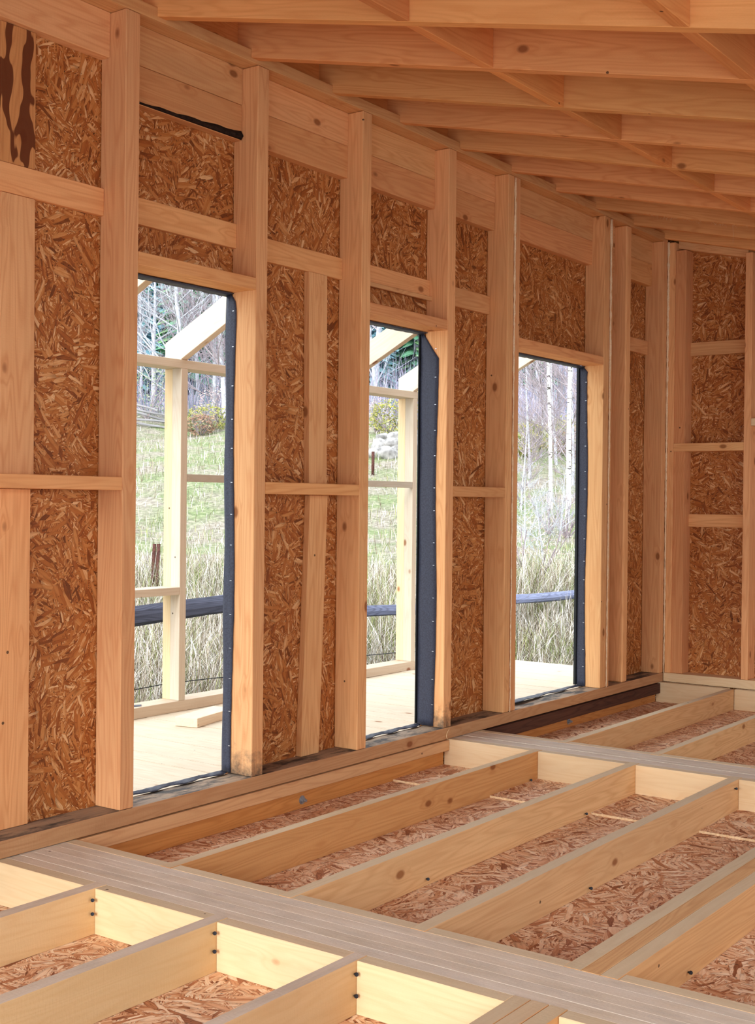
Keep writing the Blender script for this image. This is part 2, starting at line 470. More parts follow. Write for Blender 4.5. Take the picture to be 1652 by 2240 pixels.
BAYS = [('bay at the left edge of the picture', 2.60, 3.374), ('bay over the nearest doorway', 3.4475, 4.141), ('bay between nearest and middle doorways', 4.2145, 4.908),
        ('bay over the middle doorway', 4.9815, 5.681), ('bay between middle and third doorways', 5.7545, 6.313), ('bay over the third doorway', 6.451, 7.571),
        ('narrow slot right of the third doorway', 7.707, 7.911), ('dark corner bay', 7.9845, 8.53)]
G = 0.0008
for i, (nm, a, b) in enumerate(BAYS):
    if i == 0:
        o = box('header_board', (a - 0.5, b - G), (0.090, 0.141), (2.925, 3.101), 'x', M_WOOD)
        tag(o, 'single pale header board at the upper left picture corner', 'header board', 'header boards of the left wall')
        continue
    o = box('header_board', (a + G, b - G), (0.090, 0.141), (2.942, 3.101), 'x', M_WOOD)
    tag(o, 'upper header board in the ' + nm, 'header board', 'header boards of the left wall')
    o = box('header_board', (a + G, b - G), (0.091 if i != 1 else 0.093, 0.141), (2.785, 2.9405), 'x', M_WOOD, tint=(0.92, 0.85, 0.78))
    tag(o, 'lower header board in the ' + nm + (', bark-edged' if i == 1 else ''), 'header board', 'header boards of the left wall')
    if i == 1:
        V, F = [], []
        N = 14
        for q in range(N + 1):
            t = q / N
            x = a + 0.004 + (b - a - 0.008) * t
            h = 0.009 + 0.028 * t ** 1.3 + 0.003 * math.sin(q * 1.9)
            zc = 2.7875
            for (yy, zz) in ((0.0925, zc + h), (0.083 - 0.004 * math.sin(q), zc + h * 0.4), (0.0925, zc)):
                V.append((x, yy, zz))
            if q:
                p0, p1 = (q - 1) * 3, q * 3
                F += [(p0, p0 + 1, p1 + 1, p1), (p0 + 1, p0 + 2, p1 + 2, p1 + 1), (p0 + 2, p0, p1, p1 + 2)]
        F += [(2, 1, 0), (N * 3, N * 3 + 1, N * 3 + 2)]
        be = mesh_obj('bark_edge', V, F, plain('black_bark', rgb(52, 36, 28), rgb(24, 16, 12), 60, 0.9, 0.8), o, (a, 0.09, 2.79), True)
        be['label'] = 'strip of black bark left on the lower edge'

# thin blocking boards nailed flat against the sheathing at head height
for i, z0, z1 in ((0, 2.313, 2.42), (1, 2.316, 2.424), (2, 2.293, 2.397), (3, 2.298, 2.404), (4, 2.301, 2.407), (7, 2.292, 2.39)):
    nm, a, b = BAYS[i]
    o = box('blocking_board', (a + G, b - G), (0.117, 0.1415), (z0, z1), 'x', M_WOOD, tint=(1.0, 0.93, 0.88))
    tag(o, 'flat upper blocking board nailed across the ' + nm, 'blocking', 'upper blocking of the left wall')
    if i == 3:
        q = box('lower_lip', (a + G, b - G), (0.100, 0.1165), (z0 - 0.006, z0 + 0.016), 'x', M_WOOD, parent=o)
# mid-height blocking, flush with the stud faces
for i, z0, z1 in ((0, 1.241, 1.292), (2, 1.237, 1.290), (4, 1.241, 1.298)):
    nm, a, b = BAYS[i]
    o = box('mid_blocking', (a - 0.02 if i == 0 else a + G, b - G), (0.0, 0.118), (z0, z1), 'x', M_WOOD, tint=(0.98, 0.9, 0.82))
    tag(o, 'square mid-height blocking timber across the ' + nm, 'blocking', 'mid-height blocking of the left wall')
# door heads
for i, z0, z1, nm in ((1, 2.123, 2.176, 'nearest'), (3, 2.128, 2.184, 'middle'), (5, 2.121, 2.176, 'third')):
    _, a, b = BAYS[i]
    o = box('door_header', (a + G, b - G), (0.0, 0.1405), (z0, z1), 'x', M_WOOD, tint=(1.0, 0.93, 0.85))
    tag(o, 'horizontal timber head over the %s doorway, daylight on its underside' % nm, 'door header', 'door heads')
# vertical battens flat on the sheathing
o = box('batten', (2.885, 3.040), (0.118, 0.1415), (2.4215, 2.924), 'z', M_BARK, tint=(0.92, 0.86, 0.78))
tag(o, 'short batten with peeling reddish bark at the upper left corner', 'batten', 'vertical battens on the sheathing')
o = box('batten', (2.892, 3.045), (0.118, 0.1415), (1.293, 2.3115), 'z', M_WOOD, skew=(-0.004, 0))
tag(o, 'wide batten between upper and mid blocking at the left edge', 'batten', 'vertical battens on the sheathing')
o = box('batten', (2.895, 3.031), (0.118, 0.1415), (0.0, 1.240), 'z', M_WOOD, tint=(1, 0.95, 0.9))
tag(o, 'wide wavy-grained batten under the mid blocking at the left edge', 'batten', 'vertical battens on the sheathing')
o = box('batten', (4.652, 4.789), (0.108, 0.1415), (1.291, 2.292), 'z', M_WOOD, skew=(-0.012, 0))
tag(o, 'batten above the mid blocking between nearest and middle doorways', 'batten', 'vertical battens on the sheathing')
o = box('batten', (4.612, 4.748), (0.108, 0.1415), (0.0, 1.236), 'z', M_WOOD, skew=(0.05, 0))
tag(o, 'leaning knotty batten below the mid blocking between nearest and middle doorways', 'batten', 'vertical battens on the sheathing')

# expanding foam beads
def foam(x, y, z0, z1, lab, r=0.0045, seed=1):
    rnd = random.Random(seed)
    pts, rad = [], []
    n = 150
    for i in range(n + 1):
        t = i / n
        pts.append((x + rnd.uniform(-1, 1) * 0.0018, y + rnd.uniform(-1, 1) * 0.001, z0 + (z1 - z0) * t))
        rad.append(r * (0.55 + 0.55 * t) * rnd.uniform(0.6, 1.35))
    o = tube('foam_bead', pts, rad, M_FOAM, 7)
    tag(o, lab, 'foam bead', 'beads of expanding foam')
foam(6.383, -0.0045, 0.0, 3.09, 'thin pale foam bead between doubled studs left of the third doorway', 0.0062, 1)
foam(7.6555, -0.005, 0.0, 3.09, 'pale foam bead between doubled studs right of the third doorway', 0.0075, 2)
foam(8.596, -0.007, 0.0, 3.10, 'thick pale foam bead down the far room corner', 0.0085, 3)

# ------------------------------------------------------------ house wrap at the doorways
M_SEAL = plain('black_rubber', rgb(22, 26, 28), rgb(30, 34, 36), 40, .5, .1)
def wrap(a, b, zt, flap, seed, lab, cut=0.0, curl=0.0, seal=0.0):
    rnd = random.Random(seed)
    root = empty('house_wrap', (a, 0.16, 0))
    tag(root, lab, 'membrane', 'house wrap turned into the doorways')
    # jamb flap stapled to the face of the right jamb
    N = 60
    V, F = [], []
    for i in range(N + 1):
        z = 0.004 + (zt - 0.006) * i / N
        y0 = 0.172 + 0.003 * math.sin(i * .35 + seed)
        yf = flap + 0.006 * math.sin(i * 0.16 + seed) + rnd.uniform(-.001, .001)
        d = zt - z
        if cut and d < 0.14:
            yf = flap + (0.155 - flap) * (1 - d / 0.14)
        elif d < 0.04:
            yf = flap + (0.145 - flap) * (1 - d / 0.04)
        ys = [y0 + (yf - y0) * q / 5 for q in range(6)]
        for q, y in enumerate(ys):
            bul = 0.0025 + 0.004 * abs(math.sin(i * 0.21 + q)) * (1 if 0 < q < 5 else 0.3)
            V.append((b - bul, y, z))
        V.append((b + 0.012, y0 + 0.003, z))
        if i:
            for q in range(6):
                u, w_ = (i - 1) * 7, i * 7
                if q < 5:
                    F.append((u + q, u + q + 1, w_ + q + 1, w_ + q))
            F.append((u + 6, u, w_, w_ + 6))
    fl = mesh_obj('jamb_flap', V, F, M_MEMB, root, (b, 0.16, 0), True)
    md = fl.modifiers.new('thick', 'SOLIDIFY'); md.thickness = 0.0016; md.offset = 0
    fl['label'] = 'dark membrane strip stapled to the jamb'
    if seal:
        e = box('edge_seal', (b - .016, b + .004), (.1700, .1720 + seal), (.01, zt), 'z', M_SEAL, .002, parent=root)
        e['label'] = 'black rubber edge seal'
    # staples along its edge
    for i in range(14):
        z = 0.12 + (zt - 0.22) * i / 13 + rnd.uniform(-.02, .02)
        y = flap + 0.012
        s = box('staple', (b - 0.0085, b - 0.0068), (y - 0.006, y + 0.004), (z, z + 0.0022), 'y', M_STAPLE, 0.0, parent=fl)
    # head strip
    V, F = [], []
    N = 30
    for i in range(N + 1):
        x = a + 0.002 + (b - a - 0.004) * i / N
        dz = rnd.uniform(-.002, .002)
        y1 = 0.128 + rnd.uniform(-.003, .003)
        V += [(x, 0.172, zt + 0.012), (x, 0.174, zt - 0.012 + dz), (x, y1, zt - 0.003)]
        if i:
            p, q = (i - 1) * 3, i * 3
            F += [(p, p + 1, q + 1, q), (p + 1, p + 2, q + 2, q + 1)]
    hs = mesh_obj('head_strip', V, F, M_MEMB, root, (a, 0.16, zt), True)
    md = hs.modifiers.new('thick', 'SOLIDIFY'); md.thickness = 0.0016; md.offset = 0
    # sill flap, crumpled
    V, F = [], []
    for i in range(N + 1):
        t = i / N
        x = a + 0.004 + (b - a - 0.02) * t
        for q in range(6):
            y = 0.180 - 0.052 * q / 5 * (1 + 0.2 * math.sin(i * .7 + seed)) - curl * q / 5 * math.exp(-((t - .25) / .15) ** 2)
            z = 0.0035 + 0.010 * abs(math.sin(i * 0.9 + q * 1.1 + seed)) * (0.3 + 0.7 * math.sin(math.pi * q / 5)) + curl * .25 * (q / 5) * math.exp(-((t - .25) / .15) ** 2)
            V.append((x, y, z))
        if i:
            for q in range(5):
                u, w_ = (i - 1) * 6, i * 6
                F.append((u + q, u + q + 1, w_ + q + 1, w_ + q))
    sf = mesh_obj('sill_flap', V, F, M_MEMB, root, (a, 0.15, 0), True)
    md = sf.modifiers.new('thick', 'SOLIDIFY'); md.thickness = 0.0016; md.offset = 0
    return root
wrap(3.448, 4.141, 2.121, 0.116, 1, 'narrow dark membrane lining the nearest doorway, crumpled along its sill')
wrap(4.9815, 5.681, 2.126, 0.058, 2, 'wide dark membrane with a row of staples lining the middle doorway', cut=1, seal=.006)
wrap(6.451, 7.571, 2.119, 0.110, 5, 'dark membrane lining the third doorway, loose tongue on its sill', curl=0.05, seal=.016)

# ------------------------------------------------------------ end wall framing
o = box('sole_plate', (8.6015, 8.741), (-4.5, -0.001), (-0.064, -0.0015), 'y', M_PALE)
tag(o, 'clean pale sole plate under the end wall at right', 'sole plate')
EST = [(-0.055, -0.010, 'corner stud of the end wall right of the thick foam bead'), (-0.622, -0.573, 'stud of the end wall right of its strand board panel'),
       (-1.22, -1.17, 'stud of the end wall at the right picture edge')]
for y0, y1, lab in EST[:2]:
    zt = rz(y0, -0.008)
    o = box('end_wall_stud', (8.6015, 8.741), (y0, y1), (0, zt), 'z', M_WOOD)
    tag(o, lab, 'stud', 'studs of the end wall')
extr = [(-0.0565, rz(-0.0565) - 0.045), (-0.5715, rz(-0.5715) - 0.045), (-0.5715, rz(-0.5715) + 0.10), (-0.0565, rz(-0.0565) + 0.10)]
o = extrude_yz('end_wall_header', extr, (8.66, 8.741), (0, 1, SL), M_WOOD)
tag(o, 'sloping header closing the top of the end wall panel', 'header board')
for x0, z0, z1, lab in ((8.712, 2.286, 2.382, 'striped flat blocking board, highest on the end wall panel'),
                        (8.602, 1.594, 1.652, 'thin square blocking in the middle of the end wall panel'),
                        (8.712, 1.054, 1.146, 'flat blocking board, lowest on the end wall panel')):
    o = box('end_wall_blocking', (x0, 8.7415), (-0.5722, -0.0558), (z0, z1), 'y', M_WOOD)
    tag(o, lab, 'blocking', 'blocking of the end wall')
o = box('end_wall_blocking', (8.602, 8.7415), (-1.16, -0.6228), (1.765, 1.816), 'y', M_PALE)
tag(o, 'blocking stub at the right picture edge, right of the last end wall stud', 'blocking', 'blocking of the end wall')
o = box('corner_nailer', (8.615, 8.741), (-0.135, -0.0555), (0, rz(-0.135) - 0.05), 'z', M_WOOD, tint=(.97, .9, .84))
tag(o, 'set-back nailer timber beside the end wall corner stud', 'stud')

# ------------------------------------------------------------ rafters and rows of blocking
RX = [3.535, 4.092, 4.660, 5.214, 5.780, 6.338, 6.880, 7.430, 8.005, 8.533]
ORD = ['nearest rafter along the top edge', 'second rafter from the viewer', 'third rafter from the viewer', 'fourth rafter from the viewer', 'fifth rafter from the viewer',
       'sixth rafter from the viewer', 'seventh rafter from the viewer', 'third rafter from the end wall, fuzzy with splinters', 'second rafter from the end wall', 'last rafter lying against the end wall']
RT = 0.053
YE = -4.6
for i, x in enumerate(RX):
    poly = [(YE, rz(YE)), (-0.0008, rz(-0.0008)), (-0.0008, 3.1555), (0.143, 3.1555), (0.143, rz(0.143)), (0.5, rz(0.5)), (0.5, rz(0.5, RH)), (YE, rz(YE, RH))]
    poly = [(YE, rz(YE)), (-0.0008, rz(-0.0008)), (-0.0008, 3.1555), (0.155, 3.1555), (0.5, rz(0.5)), (0.5, rz(0.5, RH)), (YE, rz(YE, RH))]
    o = extrude_yz('roof_rafter', poly, (x, x + RT), (0, 1, SL), M_RAFT)
    tag(o, ORD[i] + ', sloping down to the right', 'rafter', 'roof rafters')
    if i == 7:
        rnd = random.Random(4)
        V, F = [], []
        for q in range(90):
            y = rnd.uniform(-1.6, -0.35)
            p = Vector((x + rnd.choice((0, RT)), y, rz(y)))
            d = Vector((rnd.uniform(-.3, .3), rnd.uniform(-1, 1), rnd.uniform(-1, .1))).normalized()
            L = rnd.uniform(.006, .028)
            pts = [p, p + d * L * .5, p + d * L + Vector((0, rnd.uniform(-.006, .006), -.003))]
            tube_geo(V, F, pts, [.0007, .0006, .0003], 3, False)
        sp = mesh_obj('splinters', V, F, M_PALE, o, (x, -1, rz(-1)))
        sp['kind'] = 'stuff'
SEG = ['between the %s and %s rafters' % p for p in (('first', 'second'), ('second', 'third'), ('third', 'fourth'), ('fourth', 'fifth'), ('fifth', 'sixth'), ('sixth', 'seventh'), ('seventh', 'eighth'), ('eighth', 'ninth'), ('ninth', 'last'))]
def roofblock(x0, x1, y0, y1, lab, grp, h=0.0):
    poly = [(y0, rz(y0, 0.0005)), (y1, rz(y1, 0.0005)), (y1, rz(y1, RH - .004)), (y0, rz(y0, RH - .004))]
    n = 4
    v = [(x0, a, b) for a, b in poly] + [(x1, a, b) for a, b in poly]
    f = [(0, 1, 2, 3), (7, 6, 5, 4)] + [(q, (q + 1) % n, n + (q + 1) % n, n + q) for q in range(n)]
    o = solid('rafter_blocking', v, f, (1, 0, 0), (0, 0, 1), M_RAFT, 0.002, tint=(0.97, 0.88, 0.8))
    tag(o, lab, 'blocking', grp)
roofblock(2.98 + RT, RX[0] - G, -1.214, -1.160, 'blocking of the left ceiling row in front of the first rafter', 'left row of rafter blocking')
roofblock(2.98 + RT, RX[0] - G, -2.214, -2.160, 'blocking of the right ceiling row in front of the first rafter', 'right row of rafter blocking')
for i in range(9):
    a, b = RX[i] + RT + G, RX[i + 1] - G
    roofblock(a, b, -1.214, -1.160, 'blocking of the left ceiling row ' + SEG[i], 'left row of rafter blocking')
    if i < 4:
        roofblock(a, b, -2.214, -2.160, 'blocking of the right ceiling row ' + SEG[i], 'right row of rafter blocking')
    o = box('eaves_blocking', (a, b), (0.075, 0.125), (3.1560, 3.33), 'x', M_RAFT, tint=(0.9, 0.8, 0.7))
    tag(o, 'shadowed eaves blocking on the top plate ' + SEG[i], 'blocking', 'eaves blocking')
o = box('eaves_blocking', (8.5875, 8.741), (0.06, 0.141), (3.1560, 3.33), 'x', M_RAFT)
tag(o, 'eaves blocking in the far corner above the foam bead', 'blocking', 'eaves blocking')
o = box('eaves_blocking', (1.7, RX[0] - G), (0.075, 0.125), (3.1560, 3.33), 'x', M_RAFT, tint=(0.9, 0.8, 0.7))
tag(o, 'shadowed eaves blocking on the top plate left of the first rafter', 'blocking', 'eaves blocking')

# ------------------------------------------------------------ floor frame
ZF = -0.065
ZB = -0.2155
def beam(x0, n, wd, lab0, grp, y0=0.0, y1=-4.4, ord_=None):
    rnd = random.Random(int(x0 * 10))
    for i in range(n):
        dz = rnd.choice((0, 0.001, -0.002, -0.003, 0.001))
        o = box('beam_plank', (x0 + i * wd + .0004, x0 + (i + 1) * wd - .0004), (y1, .031), (ZB, ZF + dz * .6 - .0015), 'y', M_GREY, 0.0008, top=M_GREY)
        tag(o, '%s plank of the %s' % (ord_[i], lab0), 'beam', grp)
OR5 = ['edge-on leftmost', 'second from left', 'middle', 'second from right', 'rightmost']
beam(2.850, 5, 0.052, 'near laminated cross beam', 'planks of the near cross beam', ord_=OR5)
beam(5.790, 5, 0.049, 'far laminated cross beam', 'planks of the far cross beam', ord_=OR5)
def joist(x0, x1, y0, y1, lab, screws=(), mat=None, tint=None, top=None):
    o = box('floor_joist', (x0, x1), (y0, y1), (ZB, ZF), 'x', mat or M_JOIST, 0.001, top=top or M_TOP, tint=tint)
    tag(o, lab, 'joist', 'floor joists')
    for (sx, sz) in screws:
        V, F = [], []
        tube_geo(V, F, [(sx, y0 + .001, sz), (sx - .004, y0 - .009, sz + .002), (sx - .005, y0 - .0095, sz + .002), (sx - .007, y0 - .013, sz + .003)], [.003, .003, .006, .006], 8)
        mesh_obj('screw', V, F, M_SCREW, o, (sx, y0, sz), False)
XA0, XA1 = 2.850, 3.110      # core of near beam
XB0, XB1 = 5.790, 6.035
# middle field
joist(XA1 + G, XB0 - G, -0.540, -0.494, 'reddish floor joist nearest the left wall in the middle field', [(3.36, -.15), (5.66, -.2)], M_JOIST, (0.94, 0.78, 0.62))
joist(XA1 + G, XB0 - G, -1.079, -1.030, 'second floor joist from the left wall in the middle field', [(3.9, -.19), (5.2, -.2)])
joist(XA1 + G, XB0 - G, -1.595, -1.545, 'third floor joist from the left wall in the middle field', [(3.4, -.19), (4.2, -.2), (5.69, -.1)])
for j, (y0, y1, l) in enumerate(((-2.107, -2.056, 'left plank'), (-2.163, -2.109, 'middle plank'), (-2.217, -2.165, 'right plank'))):
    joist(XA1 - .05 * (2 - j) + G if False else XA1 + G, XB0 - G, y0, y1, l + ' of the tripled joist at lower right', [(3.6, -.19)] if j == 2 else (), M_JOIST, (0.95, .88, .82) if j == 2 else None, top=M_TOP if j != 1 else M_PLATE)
# near field (in front of the near beam)
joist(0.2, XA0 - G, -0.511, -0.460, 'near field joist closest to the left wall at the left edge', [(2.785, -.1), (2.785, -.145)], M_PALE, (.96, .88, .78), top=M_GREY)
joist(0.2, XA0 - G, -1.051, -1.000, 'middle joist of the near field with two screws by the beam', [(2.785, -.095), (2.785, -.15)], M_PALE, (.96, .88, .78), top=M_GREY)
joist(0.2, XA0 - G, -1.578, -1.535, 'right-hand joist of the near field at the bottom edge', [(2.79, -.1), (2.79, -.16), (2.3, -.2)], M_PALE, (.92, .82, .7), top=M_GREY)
for y0, y1, l in ((-2.098, -2.050, 'left plank'), (-2.150, -2.100, 'middle plank'), (-2.203, -2.153, 'right plank')):
    joist(0.2, XA0 - G, y0, y1, l + ' of the tripled joist at the bottom edge', (), M_JOIST, (0.9, .8, .7))
# far field
FF = [(-0.547, -0.500), (-1.072, -1.027), (-1.598, -1.55)]
for (y0, y1), l in zip(FF, ('closest to the left wall', 'second from the left wall', 'third from the left wall')):
    joist(XB1 + G, 8.545, y0, y1, 'far field joist ' + l, (), M_JOIST)
# blocking boards between the joists on both sides of the beams
def fieldblock(x0, x1, ys, where, grp):
    nm = ['beside the left wall', 'right of the first joist', 'right of the second joist', 'right of the third joist', 'right of the tripled joist']
    for i, (a, b) in enumerate(ys):
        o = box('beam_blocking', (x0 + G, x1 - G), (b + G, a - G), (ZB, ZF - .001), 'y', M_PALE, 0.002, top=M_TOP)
        tag(o, 'pale blocking board on the %s %s' % (where, nm[i]), 'blocking', grp)
fieldblock(2.797, XA0, [(.031, -.460), (-.511, -1.0), (-1.051, -1.535), (-1.578, -2.05), (-2.203, -3.4)], 'near side of the near beam', 'near beam front blocking')
fieldblock(XA1, 3.162, [(.031, -.494), (-.540, -1.03), (-1.079, -1.545), (-1.595, -2.056), (-2.217, -3.4)], 'far side of the near beam', 'near beam rear blocking')
fieldblock(5.737, XB0, [(.031, -.494), (-.540, -1.03), (-1.079, -1.545), (-1.595, -2.056), (-2.217, -3.4)], 'near side of the far beam', 'far beam front blocking')
fieldblock(XB1, 6.090, [(.031, -.500), (-.547, -1.027), (-1.072, -1.55)], 'far side of the far beam', 'far beam rear blocking')
fieldblock(8.546, 8.600, [(.031, -.500), (-.547, -1.027), (-1.072, -1.55)], 'end wall foot', 'end wall rim blocking')
# ledgers under the left wall
o = box('ledger_plank', (3.163, 5.736), (-0.004, 0.031), (-0.126, -0.070), 'x', M_PLATE)
tag(o, 'narrow light ledger plank under the sole plate, middle field', 'ledger')
o = box('ledger_plank', (6.091, 8.545), (-0.004, 0.031), (-0.143, -0.073), 'x', M_DARK)
tag(o, 'dark brown ledger plank under the sole plate, far field', 'ledger')
for (a, b, l) in ((3.163, 5.736, 'amber rim joist with a bolt under the light ledger plank'), (6.091, 8.545, 'amber rim joist with a bolt under the dark ledger plank')):
    o = box('rim_joist', (a, b), (0.032, 0.085), (ZB, -0.0655), 'x', M_AMBER)
    tag(o, l, 'rim joist')
def bolt(x, z, lab):
    root = empty('anchor_bolt', (x, 0.032, z))
    tag(root, lab, 'bolt', 'anchor bolts')
    def cyl(nm, r, y0, y1, n):
        V, F = [], []
        tube_geo(V, F, [(x, y0, z), (x, y1, z)], [r, r], n)
        mesh_obj(nm, V, F, M_STEEL, root, (x, y0, z))
    cyl('washer', .020, .0315, .0285, 20)
    cyl('nut', .0115, .0285, .016, 6)
    cyl('threaded_end', .006, .016, .004, 12)
bolt(4.528, -.175, 'anchor bolt and washer on the rim joist in the middle field')
bolt(7.19, -.168, 'anchor bolt and washer on the rim joist in the far field')
# curled wood shavings
def shaving(p, lab, s=1.0, seed=0):
    rnd = random.Random(seed)
    pts = [Vector(p) + Vector((math.cos(t * 3.2 + seed) * .02 * s, -.002 - .004 * t, .03 * s - t * .05 * s)) for t in [q / 9 for q in range(10)]]
    o = tube('wood_shaving', pts, [.0016 * s] * 10, M_PALE, 5)
    tag(o, lab, 'wood shaving')
shaving((5.72, -.004, -.04), 'curled wood sliver hanging over the sole plate by the middle doorway', 1.1, 1)
o = tube('wood_sliver', [(7.455, -.9, rz(-.9)), (7.455, -.905, rz(-.9) - .06), (7.457, -.902, rz(-.9) - .11)], [.001, .0008, .0006], M_PALE, 4)
tag(o, 'thin wood sliver hanging from the splintery rafter', 'wood sliver')

# ------------------------------------------------------------ veranda outside
deckY0, deckY1, deckX0, deckX1 = 0.158, 1.90, 2.0, 9.0
bmv, bmf = [], []
for zz in (ZF - .032, ZF - .010):
    for (a, b) in ((deckX0, deckY0), (deckX1, deckY0), (deckX1, deckY1), (deckX0, deckY1)):
        bmv.append((a, b, zz))
bmf += [(3, 2, 1, 0), (4, 5, 6, 7)] + [(q, (q + 1) % 4, 4 + (q + 1) % 4, 4 + q) for q in range(4)]
x = deckX0
rnd = random.Random(3)
while x < deckX1 - .02:
    wd_ = 0.145
    x1 = min(x + wd_, deckX1)
    z = ZF + rnd.uniform(-.002, .0)
    i = len(bmv)
    for zz in (z - .03, z):
        for (a, b) in ((x, deckY0), (x1 - .005, deckY0), (x1 - .005, deckY1), (x, deckY1)):
            bmv.append((a, b, zz))
    bmf += [(i + 3, i + 2, i + 1, i), (i + 4, i + 5, i + 6, i + 7)] + [(i + q, i + (q + 1) % 4, i + 4 + (q + 1) % 4, i + 4 + q) for q in range(4)]
    x = x1
dk = mesh_obj('floor', bmv, bmf, M_DECK)
# the planks run across the deck: turn the material's length axis with the object
for v in dk.data.vertices:
    v.co = Vector((v.co.y, -v.co.x, v.co.z))
dk.matrix_basis = Matrix.Rotation(math.pi / 2, 4, 'Z')
struct(dk)
PY0, PY1 = 1.745, 1.889
o = box('veranda_sole_plate', (3.6, 8.9), (PY0, PY1), (ZF, -.0005), 'x', M_OUT, tint=(1, .95, .9))
tag(o, 'sole plate on the veranda deck edge outside the doorways', 'sole plate')
o = box('veranda_beam', (3.6, 8.9), (PY0, PY1), (2.000, 2.051), 'x', M_OUT)
tag(o, 'horizontal veranda beam seen through two doorways, carrying sloping rafters', 'beam')
for x, l in ((5.450, 'veranda post seen through the nearest doorway'), (7.925, 'veranda post seen through the middle doorway')):
    root = empty('veranda_post', (x, PY0, 0))
    tag(root, l + ', made of two planks', 'post', 'veranda posts')
    box('front_plank', (x, x + .055), (PY0, 1.822), (0, 2.0), 'z', M_OUT, parent=root)
    box('rear_plank', (x + .003, x + .052), (1.8225, PY1), (0, 2.0), 'z', M_PALE, parent=root)
for x, l in ((4.617, 'veranda rafter whose end shows at the upper left of the nearest doorway'), (5.452, 'large veranda rafter crossing the upper part of the nearest doorway'),
             (7.087, 'veranda rafter crossing the top of the middle doorway'), (7.927, 'veranda rafter with cut end resting over the middle doorway post'),
             (8.78, 'veranda rafter tip at the upper left of the third doorway')):
    vs = -0.522
    def vz(y, o_=0): return 2.0555 + vs * (y - 1.75) + o_
    poly = [(0.17, vz(0.17)), (1.75, vz(1.75)), (1.75, 2.0515), (1.8885, 2.0515), (1.8885, vz(1.8885, .172)), (0.17, vz(0.17, .172))]
    o = extrude_yz('veranda_rafter', poly, (x, x + .055), (0, -1, -vs), M_OUT)
    tag(o, l, 'rafter', 'veranda rafters')
o = box('veranda_rail', (5.506, 7.924), (PY0, PY0 + .03), (1.319, 1.365), 'x', M_OUT, tint=(.80, .82, .86))
tag(o, 'greyish mid-height rail between the two veranda posts', 'rail', 'veranda rails')
o = box('veranda_rail', (3.7, 5.4485), (PY0, PY1), (.638, .684), 'x', M_OUT)
tag(o, 'low square rail left of the veranda post in the nearest doorway', 'rail', 'veranda rails')
o = box('timber_offcut', (0, .42), (0, .145), (0, .052), 'x', M_PALE, 0.002, tint=(1.0, 1.08, 1.3))
o.matrix_basis = Matrix.Translation((5.315, 1.395, ZF + .026)) @ Matrix.Rotation(math.radians(13), 4, 'Z')
tag(o, 'white timber offcut lying on the veranda deck', 'offcut')
tube('x', [(0, 0, 0), (0, 0, .01)], .001, M_OUT) if False else None
o = mesh_obj('membrane_scrap', [(4.95, 1.80, .001), (5.17, 1.77, .001), (5.20, 1.80, .004), (5.10, 1.85, .002), (4.95, 1.86, .001), (5.05, 1.82, .012)],
             [(0, 1, 5), (1, 2, 5), (2, 3, 5), (3, 4, 5), (4, 0, 5), (4, 3, 2, 1, 0)], M_MEMB, None, (5.05, 1.82, 0))
tag(o, 'dark membrane scrap lying on the veranda sole plate', 'membrane scrap')
# ------------------------------------------------------------ ground
CY, SY = math.cos(YAW), math.sin(YAW)
def depth(x, y): return x * CY + (y - CAM.y) * SY
def gz(x, y):
    d = depth(x, y)
    pts = [(-50, -.6), (9.5, -.6), (14, -.25), (25, .75), (36, 2.65), (45, 4.1), (60, 7.0), (420, 96)]
    for (a, za), (b, zb) in zip(pts, pts[1:]):
        if d <= b:
            t = (d - a) / (b - a)
            z = za + (zb - za) * t
            break
    else:
        z = 96
    return z + noise.noise(Vector((x * .15, y * .15, 0))) * min(1.2, max(0.04, (d - 8) * .02))
V, F = [], []
ds = [i * .8 for i in range(-3, 75)] + [57 + 6 * i for i in range(1, 60)]
ss = [-60, -30, -16, -10, -7] + [q * .7 for q in range(-7, 28)] + [22, 28, 36, 60]
# laid out on real ground: rows away from the house, columns along it
nS = 60
for d in ds:
    for j in range(nS):
        u = (j / (nS - 1) - .45)
        side = u * (30 + abs(d) * 1.3)
        x = d * CY - side * SY
        y = d * SY + side * CY + CAM.y
        V.append((x, y, gz(x, y) if y > 2.2 or x > 9.6 or True else -.6))
for i in range(len(ds) - 1):
    for j in range(nS - 1):
        a = i * nS + j
        F.append((a, a + nS, a + nS + 1, a + 1))
k = NT('meadow_ground')
tc = k.n('ShaderNodeTexCoord')
n1 = k.n('ShaderNodeTexNoise', {'Vector': tc.outputs['Object'], 'Scale': .6, 'Detail': 6.0, 'Roughness': .65})
n2 = k.n('ShaderNodeTexNoise', {'Vector': tc.outputs['Object'], 'Scale': 9.0, 'Detail': 6.0, 'Roughness': .7})
c1 = k.ramp(n2.outputs[0], [(.3, rgb(98, 92, 80)), (.5, rgb(148, 140, 126)), (.7, rgb(190, 182, 168))])
c2 = k.ramp(n2.outputs[0], [(.3, rgb(80, 96, 60)), (.5, rgb(122, 136, 92)), (.7, rgb(170, 174, 136))])
c = k.mix(k.n('ShaderNodeMapRange', {0: n1.outputs[0], 1: .42, 2: .58}).outputs[0], c1, c2)
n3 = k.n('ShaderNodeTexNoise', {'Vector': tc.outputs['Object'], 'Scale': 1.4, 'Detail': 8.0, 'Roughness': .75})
hazy_litter = k.ramp(n3.outputs[0], [(.32, rgb(92, 104, 118)), (.5, rgb(140, 138, 158)), (.68, rgb(182, 178, 194))])  # forest litter with the blue-violet of distant haze put into its colour
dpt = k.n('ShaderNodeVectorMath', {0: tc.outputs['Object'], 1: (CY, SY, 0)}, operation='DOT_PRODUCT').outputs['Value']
dpt = k.math('ADD', dpt, k.math('MULTIPLY', n1.outputs[0], 6.0))
